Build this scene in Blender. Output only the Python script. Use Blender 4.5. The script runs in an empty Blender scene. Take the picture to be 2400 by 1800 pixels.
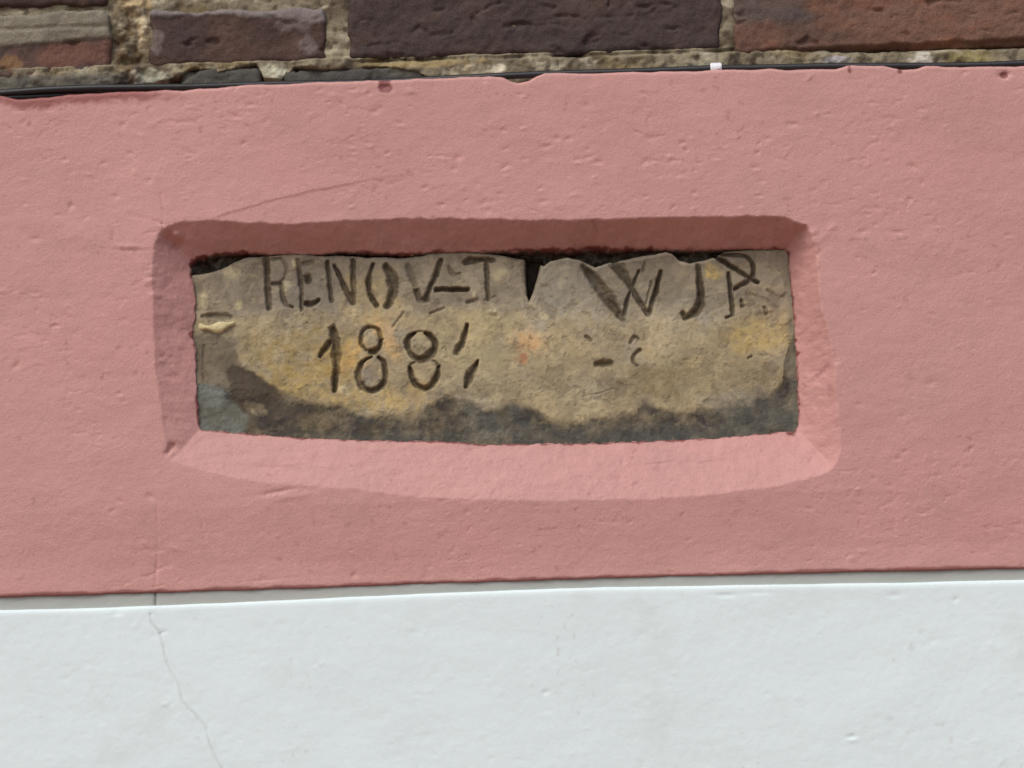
import bpy, bmesh, math, random
import numpy as np
from mathutils import Vector, Matrix

# ------------------------------------------------------------------ camera, sky, sun, exposure
R = math.radians
SC = bpy.context.scene
COL = SC.collection
STONE_Z = 2.20                       # height of the inscribed stone above the pavement
CAM_D, CAM_DROP, ROLL = 3.0, 0.50, R(1.62)
LENS = 36.0 * math.hypot(CAM_D, CAM_DROP) / 0.60
cam_data = bpy.data.cameras.new('camera')
cam = bpy.data.objects.new('camera', cam_data)
COL.objects.link(cam)
cam_loc = Vector((0.0, -CAM_D, STONE_Z - CAM_DROP))
fwd = (Vector((0, 0, STONE_Z)) - cam_loc).normalized()
q = fwd.to_track_quat('-Z', 'Y').to_matrix()
CAM_R = q @ Matrix.Rotation(-ROLL, 3, 'Z')
cam.matrix_world = Matrix.Translation(cam_loc) @ CAM_R.to_4x4()
cam_data.sensor_width = 36.0
cam_data.lens = LENS
cam_data.clip_start = 0.05
cam_data.clip_end = 500.0
SC.camera = cam

SUN_EL, SUN_AZ = R(51), R(-34)       # azimuth from straight out of the wall, negative = left
world = bpy.data.worlds.new('World')
SC.world = world
world.use_nodes = True
wn = world.node_tree.nodes
sky = wn.new('ShaderNodeTexSky')
sky.sky_type = 'NISHITA'
sky.sun_disc = False
sky.sun_elevation = SUN_EL
sky.sun_rotation = math.pi + SUN_AZ * -1.0
sky.air_density = 1.0
sky.dust_density = 3.0
sky.ozone_density = 1.0
world.node_tree.links.new(sky.outputs[0], wn['Background'].inputs[0])
wn['Background'].inputs[1].default_value = 0.125

sun_data = bpy.data.lights.new('sun', 'SUN')
sun_data.energy = 1.1
sun_data.angle = R(38)
sun_data.color = (1.0, 0.95, 0.875)
sun = bpy.data.objects.new('sun', sun_data)
COL.objects.link(sun)
to_sun = Vector((math.sin(SUN_AZ) * math.cos(SUN_EL), -math.cos(SUN_AZ) * math.cos(SUN_EL), math.sin(SUN_EL)))
sun.rotation_euler = to_sun.to_track_quat('Z', 'Y').to_euler()
sun.location = to_sun * 8

vs = SC.view_settings
vs.view_transform = 'Standard'
vs.look = 'None'
vs.gamma = 1.0
vs.use_curve_mapping = False
vs.exposure = 0.31

# ------------------------------------------------------------------ helpers
RM = np.array(CAM_R)
CL = np.array(cam_loc)


def wall(px, py, depth=0.0):
    """measured photo position -> (x, z) on the vertical plane y = depth"""
    px = np.asarray(px, float); py = np.asarray(py, float)
    d = np.stack([(px - 1200) / 2400 * 36.0, -(py - 900) / 2400 * 36.0, np.full(px.shape, -LENS)], -1) @ RM.T
    t = (depth - CL[1]) / d[..., 1]
    return CL[0] + d[..., 0] * t, CL[2] + d[..., 2] * t


def wpts(pts, depth=0.0):
    a = np.array(pts, float)
    x, z = wall(a[:, 0], a[:, 1], sdep(a[:, 1], a[:, 0]) if depth is None else depth)
    return np.stack([x, z], 1)


MM = 0.001
PX = 0.00025


def _hash(ix, iz, seed):
    h = (ix.astype(np.int64) * 374761393 + iz.astype(np.int64) * 668265263 + seed * 974634777) & 0xffffffff
    h = ((h ^ (h >> 13)) * 1274126177) & 0xffffffff
    h = ((h ^ (h >> 15)) * 2246822519) & 0xffffffff
    return (h ^ (h >> 16)) & 0xffffffff


def pnoise(x, z, seed=0):
    ix = np.floor(x); iz = np.floor(z)
    fx = x - ix; fz = z - iz
    u = fx * fx * fx * (fx * (fx * 6 - 15) + 10)
    v = fz * fz * fz * (fz * (fz * 6 - 15) + 10)

    def g(ox, oz):
        a = _hash(ix + ox, iz + oz, seed) * (2 * math.pi / 4294967296.0)
        return np.cos(a) * (fx - ox) + np.sin(a) * (fz - oz)
    n0 = g(0, 0) * (1 - u) + g(1, 0) * u
    n1 = g(0, 1) * (1 - u) + g(1, 1) * u
    return (n0 * (1 - v) + n1 * v) * 1.5


def fbm(x, z, size, octaves=4, seed=0, gain=0.5, sx=1.0):
    """fractal noise about -1..1; size = largest feature in metres"""
    f = 1.0 / size
    a, tot, out = 1.0, 0.0, 0.0
    for o in range(octaves):
        out = out + a * pnoise(x * f / sx + 13.7 * o, z * f + 7.3 * o, seed + o * 17)
        tot += a
        a *= gain
        f *= 2.03
    return out / tot * 1.35


def sstep(a, b, x):
    t = np.clip((x - a) / (b - a), 0, 1)
    return t * t * (3 - 2 * t)


def seg_dist(x, z, pts, closed=False, widths=None):
    """distance to a polyline; with widths returns distance / local half width"""
    best = np.full(x.shape, 1e9)
    n = len(pts)
    for i in range(n if closed else n - 1):
        a = pts[i]; b = pts[(i + 1) % n]
        d = b - a
        L = max(d @ d, 1e-14)
        t = np.clip(((x - a[0]) * d[0] + (z - a[1]) * d[1]) / L, 0, 1)
        dd = np.hypot(x - a[0] - t * d[0], z - a[1] - t * d[1])
        if widths is not None:
            dd = dd / (widths[i] * (1 - t) + widths[(i + 1) % n] * t)
        best = np.minimum(best, dd)
    return best


def inside(x, z, pts):
    r = np.zeros(x.shape, bool)
    n = len(pts)
    for i in range(n):
        a = pts[i]; b = pts[(i + 1) % n]
        if a[1] == b[1]:
            continue
        c = ((a[1] > z) != (b[1] > z)) & (x < (b[0] - a[0]) * (z - a[1]) / (b[1] - a[1]) + a[0])
        r ^= c
    return r


def sdf(x, z, pts):
    d = seg_dist(x, z, pts, True)
    return np.where(inside(x, z, pts), -d, d)


def lerp3(c, k, m):
    """blend colour array c (N,3) towards colour k by mask m"""
    m = np.clip(m, 0, 1)[..., None]
    return c * (1 - m) + np.array(k) * m


def srgb(r, g, b, s=1.0):
    o = []
    for v in (r, g, b):
        v /= 255.0
        o.append((v / 12.92 if v <= 0.04045 else ((v + 0.055) / 1.055) ** 2.4) * s)
    return tuple(o)


def material(name, grain=0.12, grain_size=900.0, bump=0.25, bump_size=700.0, rough=0.85, spec=0.25, bump_dist=0.0006):
    m = bpy.data.materials.new(name)
    m.use_nodes = True
    nt = m.node_tree
    b = nt.nodes['Principled BSDF']
    at = nt.nodes.new('ShaderNodeAttribute'); at.attribute_name = 'Col'
    tc = nt.nodes.new('ShaderNodeTexCoord')
    n1 = nt.nodes.new('ShaderNodeTexNoise')
    n1.inputs['Scale'].default_value = grain_size
    n1.inputs['Detail'].default_value = 3.0
    nt.links.new(tc.outputs['Object'], n1.inputs['Vector'])
    mr = nt.nodes.new('ShaderNodeMapRange')
    mr.inputs['From Min'].default_value = 0.25
    mr.inputs['From Max'].default_value = 0.75
    mr.inputs['To Min'].default_value = 1.0 - grain
    mr.inputs['To Max'].default_value = 1.0 + grain
    nt.links.new(n1.outputs['Fac'], mr.inputs['Value'])
    mx = nt.nodes.new('ShaderNodeVectorMath'); mx.operation = 'MULTIPLY'
    nt.links.new(at.outputs['Color'], mx.inputs[0])
    nt.links.new(mr.outputs['Result'], mx.inputs[1])
    nt.links.new(mx.outputs['Vector'], b.inputs['Base Color'])
    n2 = nt.nodes.new('ShaderNodeTexNoise')
    n2.inputs['Scale'].default_value = bump_size
    n2.inputs['Detail'].default_value = 4.0
    nt.links.new(tc.outputs['Object'], n2.inputs['Vector'])
    bp = nt.nodes.new('ShaderNodeBump')
    bp.inputs['Strength'].default_value = bump
    bp.inputs['Distance'].default_value = bump_dist
    nt.links.new(n2.outputs['Fac'], bp.inputs['Height'])
    nt.links.new(bp.outputs['Normal'], b.inputs['Normal'])
    b.inputs['Roughness'].default_value = rough
    b.inputs['Specular IOR Level'].default_value = spec
    return m


def plain_material(name, col, rough=0.6, spec=0.4, noise=0.1, scale=300.0):
    m = bpy.data.materials.new(name)
    m.use_nodes = True
    nt = m.node_tree
    b = nt.nodes['Principled BSDF']
    tc = nt.nodes.new('ShaderNodeTexCoord')
    n1 = nt.nodes.new('ShaderNodeTexNoise')
    n1.inputs['Scale'].default_value = scale
    n1.inputs['Detail'].default_value = 5.0
    nt.links.new(tc.outputs['Object'], n1.inputs['Vector'])
    cr = nt.nodes.new('ShaderNodeValToRGB')
    cr.color_ramp.elements[0].position = 0.3
    cr.color_ramp.elements[1].position = 0.7
    cr.color_ramp.elements[0].color = (*[c * (1 - noise) for c in col], 1)
    cr.color_ramp.elements[1].color = (*[c * (1 + noise) for c in col], 1)
    nt.links.new(n1.outputs['Fac'], cr.inputs['Fac'])
    nt.links.new(cr.outputs['Color'], b.inputs['Base Color'])
    b.inputs['Roughness'].default_value = rough
    b.inputs['Specular IOR Level'].default_value = spec
    return m


def grid_object(name, X, Y, Z, C, mat, parent=None, keep=None, smooth=True):
    """one mesh from a grid of points (rows, cols); rows go up, columns go right"""
    nr, nc = X.shape
    me = bpy.data.meshes.new(name)
    me.vertices.add(nr * nc)
    co = np.stack([X, Y, Z], -1).reshape(-1, 3)
    me.vertices.foreach_set('co', co.astype(np.float32).ravel())
    idx = np.arange(nr * nc).reshape(nr, nc)
    f = np.stack([idx[:-1, :-1], idx[:-1, 1:], idx[1:, 1:], idx[1:, :-1]], -1).reshape(-1, 4)
    if keep is not None:
        f = f[keep.reshape(-1)]
    n = len(f)
    me.loops.add(n * 4)
    me.polygons.add(n)
    me.loops.foreach_set('vertex_index', f.astype(np.int32).ravel())
    me.polygons.foreach_set('loop_start', np.arange(0, n * 4, 4, dtype=np.int32))
    me.polygons.foreach_set('loop_total', np.full(n, 4, np.int32))
    me.polygons.foreach_set('use_smooth', np.full(n, smooth, bool))
    me.update(calc_edges=True)
    at = me.attributes.new('Col', 'FLOAT_COLOR', 'POINT')
    rgba = np.ones((nr * nc, 4), np.float32)
    rgba[:, :3] = np.clip(C.reshape(-1, 3), 0, 1)
    at.data.foreach_set('color', rgba.ravel())
    me.materials.append(mat)
    o = bpy.data.objects.new(name, me)
    COL.objects.link(o)
    if parent:
        o.parent = parent
    return o


def empty(name, loc=(0, 0, 0)):
    o = bpy.data.objects.new(name, None)
    COL.objects.link(o)
    o.location = loc
    o.empty_display_size = 0.05
    return o


def tag(o, label=None, cat=None, group=None, kind=None):
    if label: o['label'] = label
    if cat: o['category'] = cat
    if group: o['group'] = group
    if kind: o['kind'] = kind
    return o


def lines(dense0, dense1, step, lo, hi, grow=1.35, maxstep=0.016):
    """1-D sample positions: dense inside, growing steps outside"""
    a = list(np.arange(dense0, dense1 + step * 0.5, step))
    s, v, right = step, dense1, []
    while v < hi:
        s = min(s * grow, maxstep); v += s
        right.append(min(v, hi))
    s, v, left = step, dense0, []
    while v > lo:
        s = min(s * grow, maxstep); v -= s
        left.append(max(v, lo))
    return np.array(left[::-1] + a + right)


HALF = 1.6                            # half width of the wall that is built
rng = np.random.default_rng(7)

# ------------------------------------------------------------------ materials
M_PINK = material('pink_masonry_paint', grain=0.085, grain_size=1000, bump=0.42, bump_size=800, rough=0.58, spec=0.45)
M_WHITE = material('white_masonry_paint', grain=0.02, grain_size=1200, bump=0.16, bump_size=500, rough=0.75, spec=0.3)
M_STONE = material('weathered_sandstone', grain=0.10, grain_size=1400, bump=0.30, bump_size=900, rough=0.92, spec=0.15)
M_BRICK = material('fired_brick', grain=0.28, grain_size=1200, bump=0.8, bump_size=800, rough=0.85, spec=0.25)
M_MORTAR = material('old_lime_mortar', grain=0.25, grain_size=1300, bump=0.6, bump_size=900, rough=0.95, spec=0.1)
M_CORE = plain_material('masonry_core', srgb(88, 76, 66), 0.95, 0.1)
M_CABLE = plain_material('black_cable_sheath', (0.012, 0.012, 0.013), 0.42, 0.5, 0.3, 400)
M_CLIP = plain_material('white_plastic', (0.80, 0.81, 0.83), 0.4, 0.5, 0.03)
M_NAIL = plain_material('steel_nail', (0.35, 0.35, 0.36), 0.4, 0.5, 0.1)
M_BOUNCE_PAVE = plain_material('warm_bounce_pavement', (0.30, 0.185, 0.135), 0.9, 0.2, 0.25, 4.0)  # out-of-view ground, tinted red so its bounce warms the niche's top reveal

# ------------------------------------------------------------------ ground
bm = bmesh.new()
for v in ((-60, -120), (60, -120), (60, 0.4), (-60, 0.4)):
    bm.verts.new((v[0], v[1], 0))
bm.faces.new(bm.verts)
me = bpy.data.meshes.new('pavement'); bm.to_mesh(me); bm.free(); me.materials.append(M_BOUNCE_PAVE)
pav = bpy.data.objects.new('pavement', me); COL.objects.link(pav)
tag(pav, kind='structure')

# ------------------------------------------------------------------ pink plaster band with the niche
TOP = wpts([(0, 231), (41, 241), (102, 236), (163, 229), (250, 224), (346, 220), (387, 217), (427, 221), (468, 214), (509, 213),
            (570, 206), (692, 202), (855, 196), (922, 195), (1085, 188), (1146, 186), (1180, 189), (1198, 197), (1216, 201),
            (1240, 197), (1258, 186), (1276, 179), (1411, 178), (1533, 175), (1655, 173), (1805, 168), (1846, 172), (1907, 169),
            (1960, 169), (1988, 161), (2070, 162), (2118, 171), (2151, 169), (2171, 163), (2314, 164), (2400, 163)])
BOT = wpts([(0, 1396), (217, 1390), (358, 1386), (542, 1380), (759, 1374), (982, 1364), (1199, 1359), (1471, 1350), (1742, 1343),
            (2014, 1337), (2400, 1329)])
OUTER = wpts([(366, 566), (381, 545), (399, 528), (433, 517), (507, 517), (599, 523), (674, 525), (748, 521), (859, 515), (970, 511),
              (1155, 513), (1217, 516), (1371, 515), (1486, 511), (1640, 508), (1793, 505), (1839, 510), (1862, 520), (1889, 527),
              (1899, 550), (1910, 576), (1918, 636), (1924, 717), (1943, 782), (1956, 847), (1959, 907), (1967, 988), (1970, 1042),
              (1955, 1086), (1934, 1113), (1919, 1116), (1822, 1139), (1683, 1159), (1521, 1171), (1276, 1175), (1073, 1171),
              (951, 1163), (829, 1147), (707, 1139), (625, 1133), (544, 1120), (463, 1100), (410, 1084), (397, 1063), (386, 1010),
              (374, 937), (364, 865), (359, 769), (359, 696), (355, 648), (359, 600)])
DEP = 0.018                           # the stone's face lies about this far behind the plaster's face
D_TOP, D_BOT, D_TURN = 0.0235, 0.0125, 0.0045         # it leans back at the top and is set a little askew


def sdep(py, px=1160):
    return np.interp(np.asarray(py, float), [590, 1035], [D_TOP, D_BOT]) + np.interp(np.asarray(px, float), [455, 1860], [-D_TURN, D_TURN])
INNER = wpts([(447, 620), (462, 606), (507, 597), (577, 594), (637, 597), (692, 595), (755, 597), (796, 590), (859, 594), (952, 599),
              (1007, 593), (1155, 591), (1255, 588), (1324, 590), (1394, 583), (1432, 588), (1524, 584), (1563, 586), (1659, 586),
              (1755, 584), (1839, 587), (1845, 597), (1851, 672), (1859, 749), (1862, 787), (1866, 845), (1868, 903), (1871, 960),
              (1870, 999), (1862, 1010), (1793, 1016), (1678, 1028), (1524, 1034), (1371, 1039), (1140, 1042), (1044, 1035), (859, 1033),
              (711, 1027), (599, 1017), (544, 1013), (472, 1007), (467, 996), (462, 906), (459, 814), (452, 777), (459, 739),
              (459, 702), (455, 665), (447, 639)], None)

STEP = 0.00068
xs = lines(-0.312, 0.312, STEP, -HALF, HALF)
zt = np.interp(xs, TOP[:, 0], TOP[:, 1])
zb = np.interp(xs, BOT[:, 0], BOT[:, 1])
ZT0, ZB0 = TOP[:, 1].mean(), BOT[:, 1].mean()
nrow = int((ZT0 - ZB0) / STEP)
v = np.linspace(0, 1, nrow)[:, None]
base = ZB0 + v * (ZT0 - ZB0)
zt_r = zt + 0.0008 * fbm(xs, xs * 0 + 3.1, 0.02, 4, 5)
zb_r = zb + 0.0004 * fbm(xs, xs * 0 + 9.1, 0.015, 4, 6)
Z = base + (zt_r - ZT0)[None, :] * np.exp(-(ZT0 - base) / 0.010) + (zb_r - ZB0)[None, :] * np.exp(-(base - ZB0) / 0.02)
X = np.broadcast_to(xs[None, :], Z.shape).copy()

# low relief: trowel waves, the swelling under the sill, pits and crumbs
H = 0.0010 * fbm(X, Z, 0.11, 3, 11, sx=1.7) + 0.00028 * fbm(X, Z, 0.022, 3, 12, sx=1.6) + 0.00016 * fbm(X, Z, 0.006, 4, 13, sx=1.4, gain=0.72) + 0.00022 * sstep(0.30, 0.55, fbm(X, Z, 0.005, 2, 14, sx=1.6)) * sstep(-0.1, 0.5, fbm(X, Z, 0.06, 3, 15))
_, zsill = wall(1180, 1172)
swell = np.where(Z < zsill, np.clip(1 - (zsill - Z) / 0.042, 0, 1), np.exp(-((Z - zsill) / 0.10) ** 2))
H += -0.0030 * swell * np.exp(-((X + 0.005) / 0.26) ** 4)              # the plaster stands proud along the sill
H += -0.0008 * sstep(ZB0 + 0.016, ZB0, Z)
d_out = np.full(X.shape, 0.05); d_in = np.full(X.shape, 0.08)
jw = np.where((xs > OUTER[:, 0].min() - 0.006) & (xs < OUTER[:, 0].max() + 0.006))[0]
iw = np.where((base[:, 0] > OUTER[:, 1].min() - 0.008) & (base[:, 0] < OUTER[:, 1].max() + 0.008))[0]
NW = (slice(iw[0], iw[-1] + 1), slice(jw[0], jw[-1] + 1))
d_out[NW] = sdf(X[NW], Z[NW], OUTER)
d_in[NW] = sdf(X[NW], Z[NW], INNER)
rag = 0.0007 * fbm(X, Z, 0.009, 4, 21) * sstep(0.006, 0.0, np.abs(d_out))
rag_in = 0.0011 * fbm(X, Z, 0.006, 4, 22) * sstep(0.010, 0.0, np.abs(d_in))
do = np.maximum(-(d_out + rag), 0)
di = d_in + rag_in


def side(pts, depth, vertical):
    p = wpts(pts, depth)
    p = p[np.argsort(p[:, 1 if vertical else 0])]
    return np.interp(Z, p[:, 1], p[:, 0]) if vertical else np.interp(X, p[:, 0], p[:, 1])


ot = side([(355, 566), (366, 556), (381, 540), (399, 527), (433, 517), (507, 517), (599, 523), (674, 525), (748, 521), (859, 515), (970, 511), (1155, 513), (1217, 516), (1371, 515), (1486, 511), (1640, 508), (1793, 505), (1839, 509), (1862, 518), (1889, 526), (1915, 545)], 0.0, False)
ob = side([(380, 1074), (410, 1084), (463, 1100), (544, 1120), (625, 1133), (707, 1139), (829, 1147), (951, 1163), (1073, 1171), (1276, 1175), (1521, 1171), (1683, 1159), (1822, 1139), (1919, 1116), (1940, 1108), (1962, 1090), (1985, 1078)], 0.0, False)
ol = side([(384, 505), (374, 545), (362, 575), (359, 600), (355, 648), (359, 696), (359, 769), (364, 865), (374, 937), (386, 1010), (395, 1063), (402, 1100)], 0.0, True)
or_ = side([(1889, 500), (1893, 530), (1900, 552), (1911, 576), (1918, 636), (1924, 717), (1943, 782), (1956, 847), (1959, 907), (1967, 988), (1970, 1042), (1962, 1080), (1940, 1112), (1930, 1140)], 0.0, True)
it = side([(430, 612), (462, 606), (507, 597), (577, 594), (637, 597), (692, 595), (755, 597), (796, 590), (859, 594), (952, 599), (1007, 593), (1155, 591), (1255, 588), (1324, 590), (1394, 583), (1432, 588), (1524, 584), (1563, 586), (1659, 586), (1755, 584), (1839, 587), (1880, 588)], None, False)
ib_ = side([(440, 1004), (472, 1007), (544, 1013), (599, 1017), (711, 1027), (859, 1033), (1044, 1035), (1140, 1042), (1371, 1039), (1524, 1034), (1678, 1028), (1793, 1016), (1862, 1010), (1900, 1008)], None, False)
il = side([(447, 590), (447, 639), (455, 665), (459, 702), (459, 739), (452, 777), (459, 814), (462, 906), (467, 996), (470, 1030)], None, True)
ir = side([(1842, 570), (1845, 597), (1851, 672), (1859, 749), (1862, 787), (1866, 845), (1868, 903), (1871, 960), (1870, 999), (1868, 1030)], None, True)
arris = 0.0010 * fbm(X, Z, 0.010, 4, 23, gain=0.6)
tt_ = np.minimum(np.minimum((ot - Z - arris) / (ot - it), (Z - ob - arris) / (ib_ - ob)), np.minimum((X - ol - arris) / (il - ol), (or_ - X - arris) / (or_ - ir)))
prof = np.clip(tt_, 0, 1)
prof = prof * sstep(0.010, 0.004, d_out)
inner = di < 0
SZB, SZT = INNER[:, 1].min(), INNER[:, 1].max()
SXL, SXR = INNER[:, 0].min(), INNER[:, 0].max()
sp = np.interp(Z, [SZB, SZT], [D_BOT, D_TOP]) + np.interp(X, [SXL, SXR], [-D_TURN, D_TURN])
niche = np.where(inner, sp + np.clip(-di * 22.0, 0, 0.032), sp * prof)
H += niche
# fade the wall-face swelling inside the niche floor so that the stone meets the reveals
H += 0.00042 * fbm(X, Z, 0.011, 4, 31, gain=0.55, sx=3.0) * sstep(0.05, 0.3, prof) * (d_out < 0.004)

dense = np.where(np.abs(xs) < 0.3125)[0]
j0 = dense[0]


def stamp(px, py, rx, rz, amp, rot=0.0, power=2.0):
    """a pit (amp > 0) or a crumb (amp < 0), size in photo pixels"""
    x0, z0 = wall(px, py)
    rx *= PX; rz *= PX
    m = 3.0 * max(rx, rz)
    ja = j0 + int((x0 - m + 0.312) / STEP); jb = j0 + int((x0 + m + 0.312) / STEP) + 1
    ia = int((z0 - m - ZB0) / (ZT0 - ZB0) * (nrow - 1)); ib = int((z0 + m - ZB0) / (ZT0 - ZB0) * (nrow - 1)) + 1
    ja = max(ja, 0); ia = max(ia, 0); jb = min(jb, X.shape[1]); ib = min(ib, nrow)
    if jb <= ja or ib <= ia:
        return
    xx = X[ia:ib, ja:jb] - x0; zz = Z[ia:ib, ja:jb] - z0
    c, s = math.cos(rot), math.sin(rot)
    u = (xx * c + zz * s) / rx; w = (-xx * s + zz * c) / rz
    q2 = u * u + w * w
    if abs(amp) > 0.0005:
        q2 = q2 * np.clip(1 + 0.9 * fbm(xx + x0, zz + z0, 0.004, 3, 75), 0.2, 3)
    H[ia:ib, ja:jb] += amp * np.exp(-q2 ** (power / 2))


# clusters of pits: (centre x, centre y, spread x, spread y, count)
for cx, cy, sx, sy, n in ((1230, 350, 330, 75, 90), (1640, 400, 130, 90, 40), (1960, 350, 130, 90, 45), (260, 430, 130, 80, 34), (520, 300, 200, 70, 30),
                          (860, 240, 120, 40, 18), (1300, 490, 350, 25, 22), (2080, 900, 150, 260, 30), (200, 900, 150, 300, 26), (2020, 1200, 120, 60, 16),
                          (1400, 1260, 400, 50, 26), (500, 1300, 300, 50, 16), (2250, 700, 100, 400, 18), (1200, 350, 800, 130, 70), (2050, 530, 120, 40, 16)):
    for k in range(int(n * 1.15)):
        px, py = rng.normal(cx, sx), rng.normal(cy, sy)
        big = rng.random() ** 2.2
        r = 2.3 + 3.9 * big
        a = (0.13 + 0.40 * big) * MM * (1 if rng.random() < 0.62 else -0.75)
        stamp(px, py, r * rng.uniform(1.0, 2.1), r * rng.uniform(0.6, 0.95), a, rng.normal(0, 0.35))
        if rng.random() < 0.4:
            stamp(px + rng.normal(0, 3), py + r * 1.5, r * 1.6, r * 0.7, -0.5 * abs(a))
# marks that can be read off the wall one by one
for px, py, rx, rz, a, ro in ((902, 203, 15, 8, 1.6, 0), (877, 262, 10, 6, .9, 0), (167, 482, 7, 7, 1.1, .6), (447, 358, 13, 7, .9, -.5), (272, 460, 8, 7, .9, 0),
                              (624, 282, 9, 6, .6, .3), (1306, 325, 9, 6, 1.1, 0), (1332, 325, 9, 6, 1.0, .4), (1277, 344, 9, 6, .9, 0), (1180, 305, 9, 5, .8, 0),
                              (1072, 370, 9, 8, .9, .5), (1064, 395, 8, 6, .8, .4), (1133, 476, 14, 7, .9, 0), (1142, 494, 10, 8, .9, .5), (1270, 473, 12, 5, .9, 0),
                              (1527, 323, 13, 6, .8, 0), (1512, 380, 12, 7, .9, .4), (1857, 291, 15, 6, .9, 0), (2140, 391, 16, 7, 1.0, -.5), (2160, 428, 6, 7, .8, .4),
                              (2352, 177, 14, 8, 1.6, .1), (2260, 170, 8, 7, 1.0, 0), (40, 858, 9, 6, 1.0, .4), (352, 1164, 8, 8, .9, .5), (830, 1348, 8, 7, 1.1, .5),
                              (2105, 545, 16, 5, .9, 0), (2022, 543, 14, 6, .8, .3), (1916, 595, 6, 6, 1.0, 0), (1882, 790, 7, 6, 1.2, 0), (1870, 820, 12, 6, 1.1, 0), (1900, 865, 7, 6, 1.2, 0),
                              (1902, 1078, 7, 6, 1.1, 0), (2182, 898, 10, 7, .8, .3), (2012, 949, 10, 6, .7, 0), (2114, 976, 9, 5, .7, 0), (368, 1330, 6, 10, .8, .2), (375, 1290, 4, 14, .5, .1),
                              (392, 556, 13, 17, 4.0, -.5), (414, 566, 15, 11, 3.2, .2), (396, 1056, 7, 13, 2.2, -.4), (404, 1048, 9, 7, 1.6, .6), (352, 650, 8, 4, .9, 0), (387, 832, 9, 5, .9, 0), (395, 880, 10, 6, 1.0, 0), (418, 985, 7, 7, .9, 0), (388, 985, 6, 8, .9, 0),
                              (1855, 1012, 10, 6, 1.5, 0), (1545, 1082, 50, 3, .7, .1), (1660, 1080, 40, 3, .6, .12), (640, 1095, 40, 3, .5, 0), (1460, 1080, 6, 5, .8, 0), (1915, 1060, 6, 5, .8, 0),
                              (1930, 870, 34, 9, 1.6, .75), (1940, 830, 22, 6, 1.0, .3), (268, 200, 6, 16, 1.8, -.2), (620, 1360, 40, 3, .6, .05),
                              (380, 845, 10, 7, -1.0, 0), (395, 828, 9, 6, -1.0, 0), (352, 660, 12, 8, -1.2, 0), (365, 690, 12, 7, -1.0, 0), (412, 548, 10, 9, -3.0, 0), (1905, 545, 9, 7, -1.1, 0), (1900, 566, 11, 8, -1.1, 0),
                              (655, 1153, 40, 5, 1.1, .14), (680, 1166, 52, 8, -.7, .1), (300, 578, 32, 5, -.8, -.05), (310, 587, 34, 4, .5, -.05)):
    stamp(px, py, rx, rz, a * MM * (0.6 if abs(a) < 1.3 else 0.9), ro)


def ridge(pts, w, amp, smooth=1.0):
    """a raised or sunk line, width in photo pixels"""
    p = wpts(pts)
    m = 4 * w * PX
    jj = np.where((xs > p[:, 0].min() - m) & (xs < p[:, 0].max() + m))[0]
    ii = np.where((base[:, 0] > p[:, 1].min() - m) & (base[:, 0] < p[:, 1].max() + m))[0]
    sl = (slice(ii[0], ii[-1] + 1), slice(jj[0], jj[-1] + 1))
    d = seg_dist(X[sl] + 0.0010 * fbm(X[sl], Z[sl], 0.012, 3, 71), Z[sl] + 0.0010 * fbm(X[sl], Z[sl], 0.012, 3, 72), p)
    H[sl] += amp * MM * np.exp(-(d / (w * PX)) ** 2) * np.clip(0.75 + 0.8 * fbm(X[sl], Z[sl], 0.012, 3, 73), 0.1, 1.5)


lp = wpts([(495, 512), (560, 492), (640, 468), (740, 446), (850, 424), (960, 405)])
zl = np.interp(xs, lp[:, 0], lp[:, 1])[None, :] + 0.0007 * fbm(X, Z, 0.012, 4, 76)
dzl = Z - zl
endf = sstep(lp[0, 0] - 0.004, lp[0, 0] + 0.006, X) * sstep(lp[-1, 0] + 0.004, lp[-1, 0] - 0.05, X)
H += -0.00042 * endf * np.exp(-np.clip(dzl, 0, None) / 0.009) * sstep(-0.0009, 0.0004, dzl)
ridge([(378, 455), (381, 490), (395, 505), (402, 522)], 3.5, 0.45)
ridge([(300, 505), (335, 512), (372, 522)], 6, 0.25)
ridge([(440, 1140), (455, 1170), (472, 1215), (482, 1270)], 2.6, 0.35)
ridge([(366, 1170), (372, 1240), (368, 1300), (364, 1385)], 2.6, 0.30)
ridge([(0, 545), (90, 520), (180, 548), (300, 575)], 22, -0.22)
ridge([(1885, 578), (1930, 555), (1955, 530)], 8, -0.4)

# colours: flat paint, older dark red coats where it has come off
pink = np.array((0.540, 0.280, 0.248))
C = np.broadcast_to(pink, X.shape + (3,)).copy()
C *= (1 + 0.035 * fbm(X, Z, 0.16, 3, 41) + 0.025 * fbm(X, Z, 0.03, 3, 42, sx=2.0))[..., None]
C[..., 1:] *= (1 + 0.03 * fbm(X, Z, 0.10, 3, 43))[..., None]
C *= (1 + 0.045 * fbm(X, Z, 0.045, 4, 44, gain=0.6, sx=1.4))[..., None]
grime = sstep(0.15, 0.6, fbm(X, Z, 0.07, 5, 45, gain=0.62, sx=0.8))
C = lerp3(C, (0.40, 0.235, 0.205), grime * 0.22)
dots = sstep(0.52, 0.66, fbm(X, Z, 0.0052, 2, 46, sx=1.3)) * sstep(0.0, 0.45, fbm(X, Z, 0.05, 3, 47))
C = lerp3(C, (0.34, 0.155, 0.13), dots * 0.45)
maroon = (0.19, 0.050, 0.043)
n_edge = fbm(X, Z, 0.007, 4, 51)
n_low = fbm(X, Z, 0.05, 2, 52)
edge_d = d_in - 0.0004
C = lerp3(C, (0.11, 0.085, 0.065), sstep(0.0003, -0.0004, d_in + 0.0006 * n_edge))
C = lerp3(C, maroon, sstep(0.0010, 0.0001, edge_d - 0.0013 * n_edge - 0.0003 * n_low) * (d_in > 0.0) * sstep(-0.5, 0.3, n_low + 0.5 * n_edge))
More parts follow.
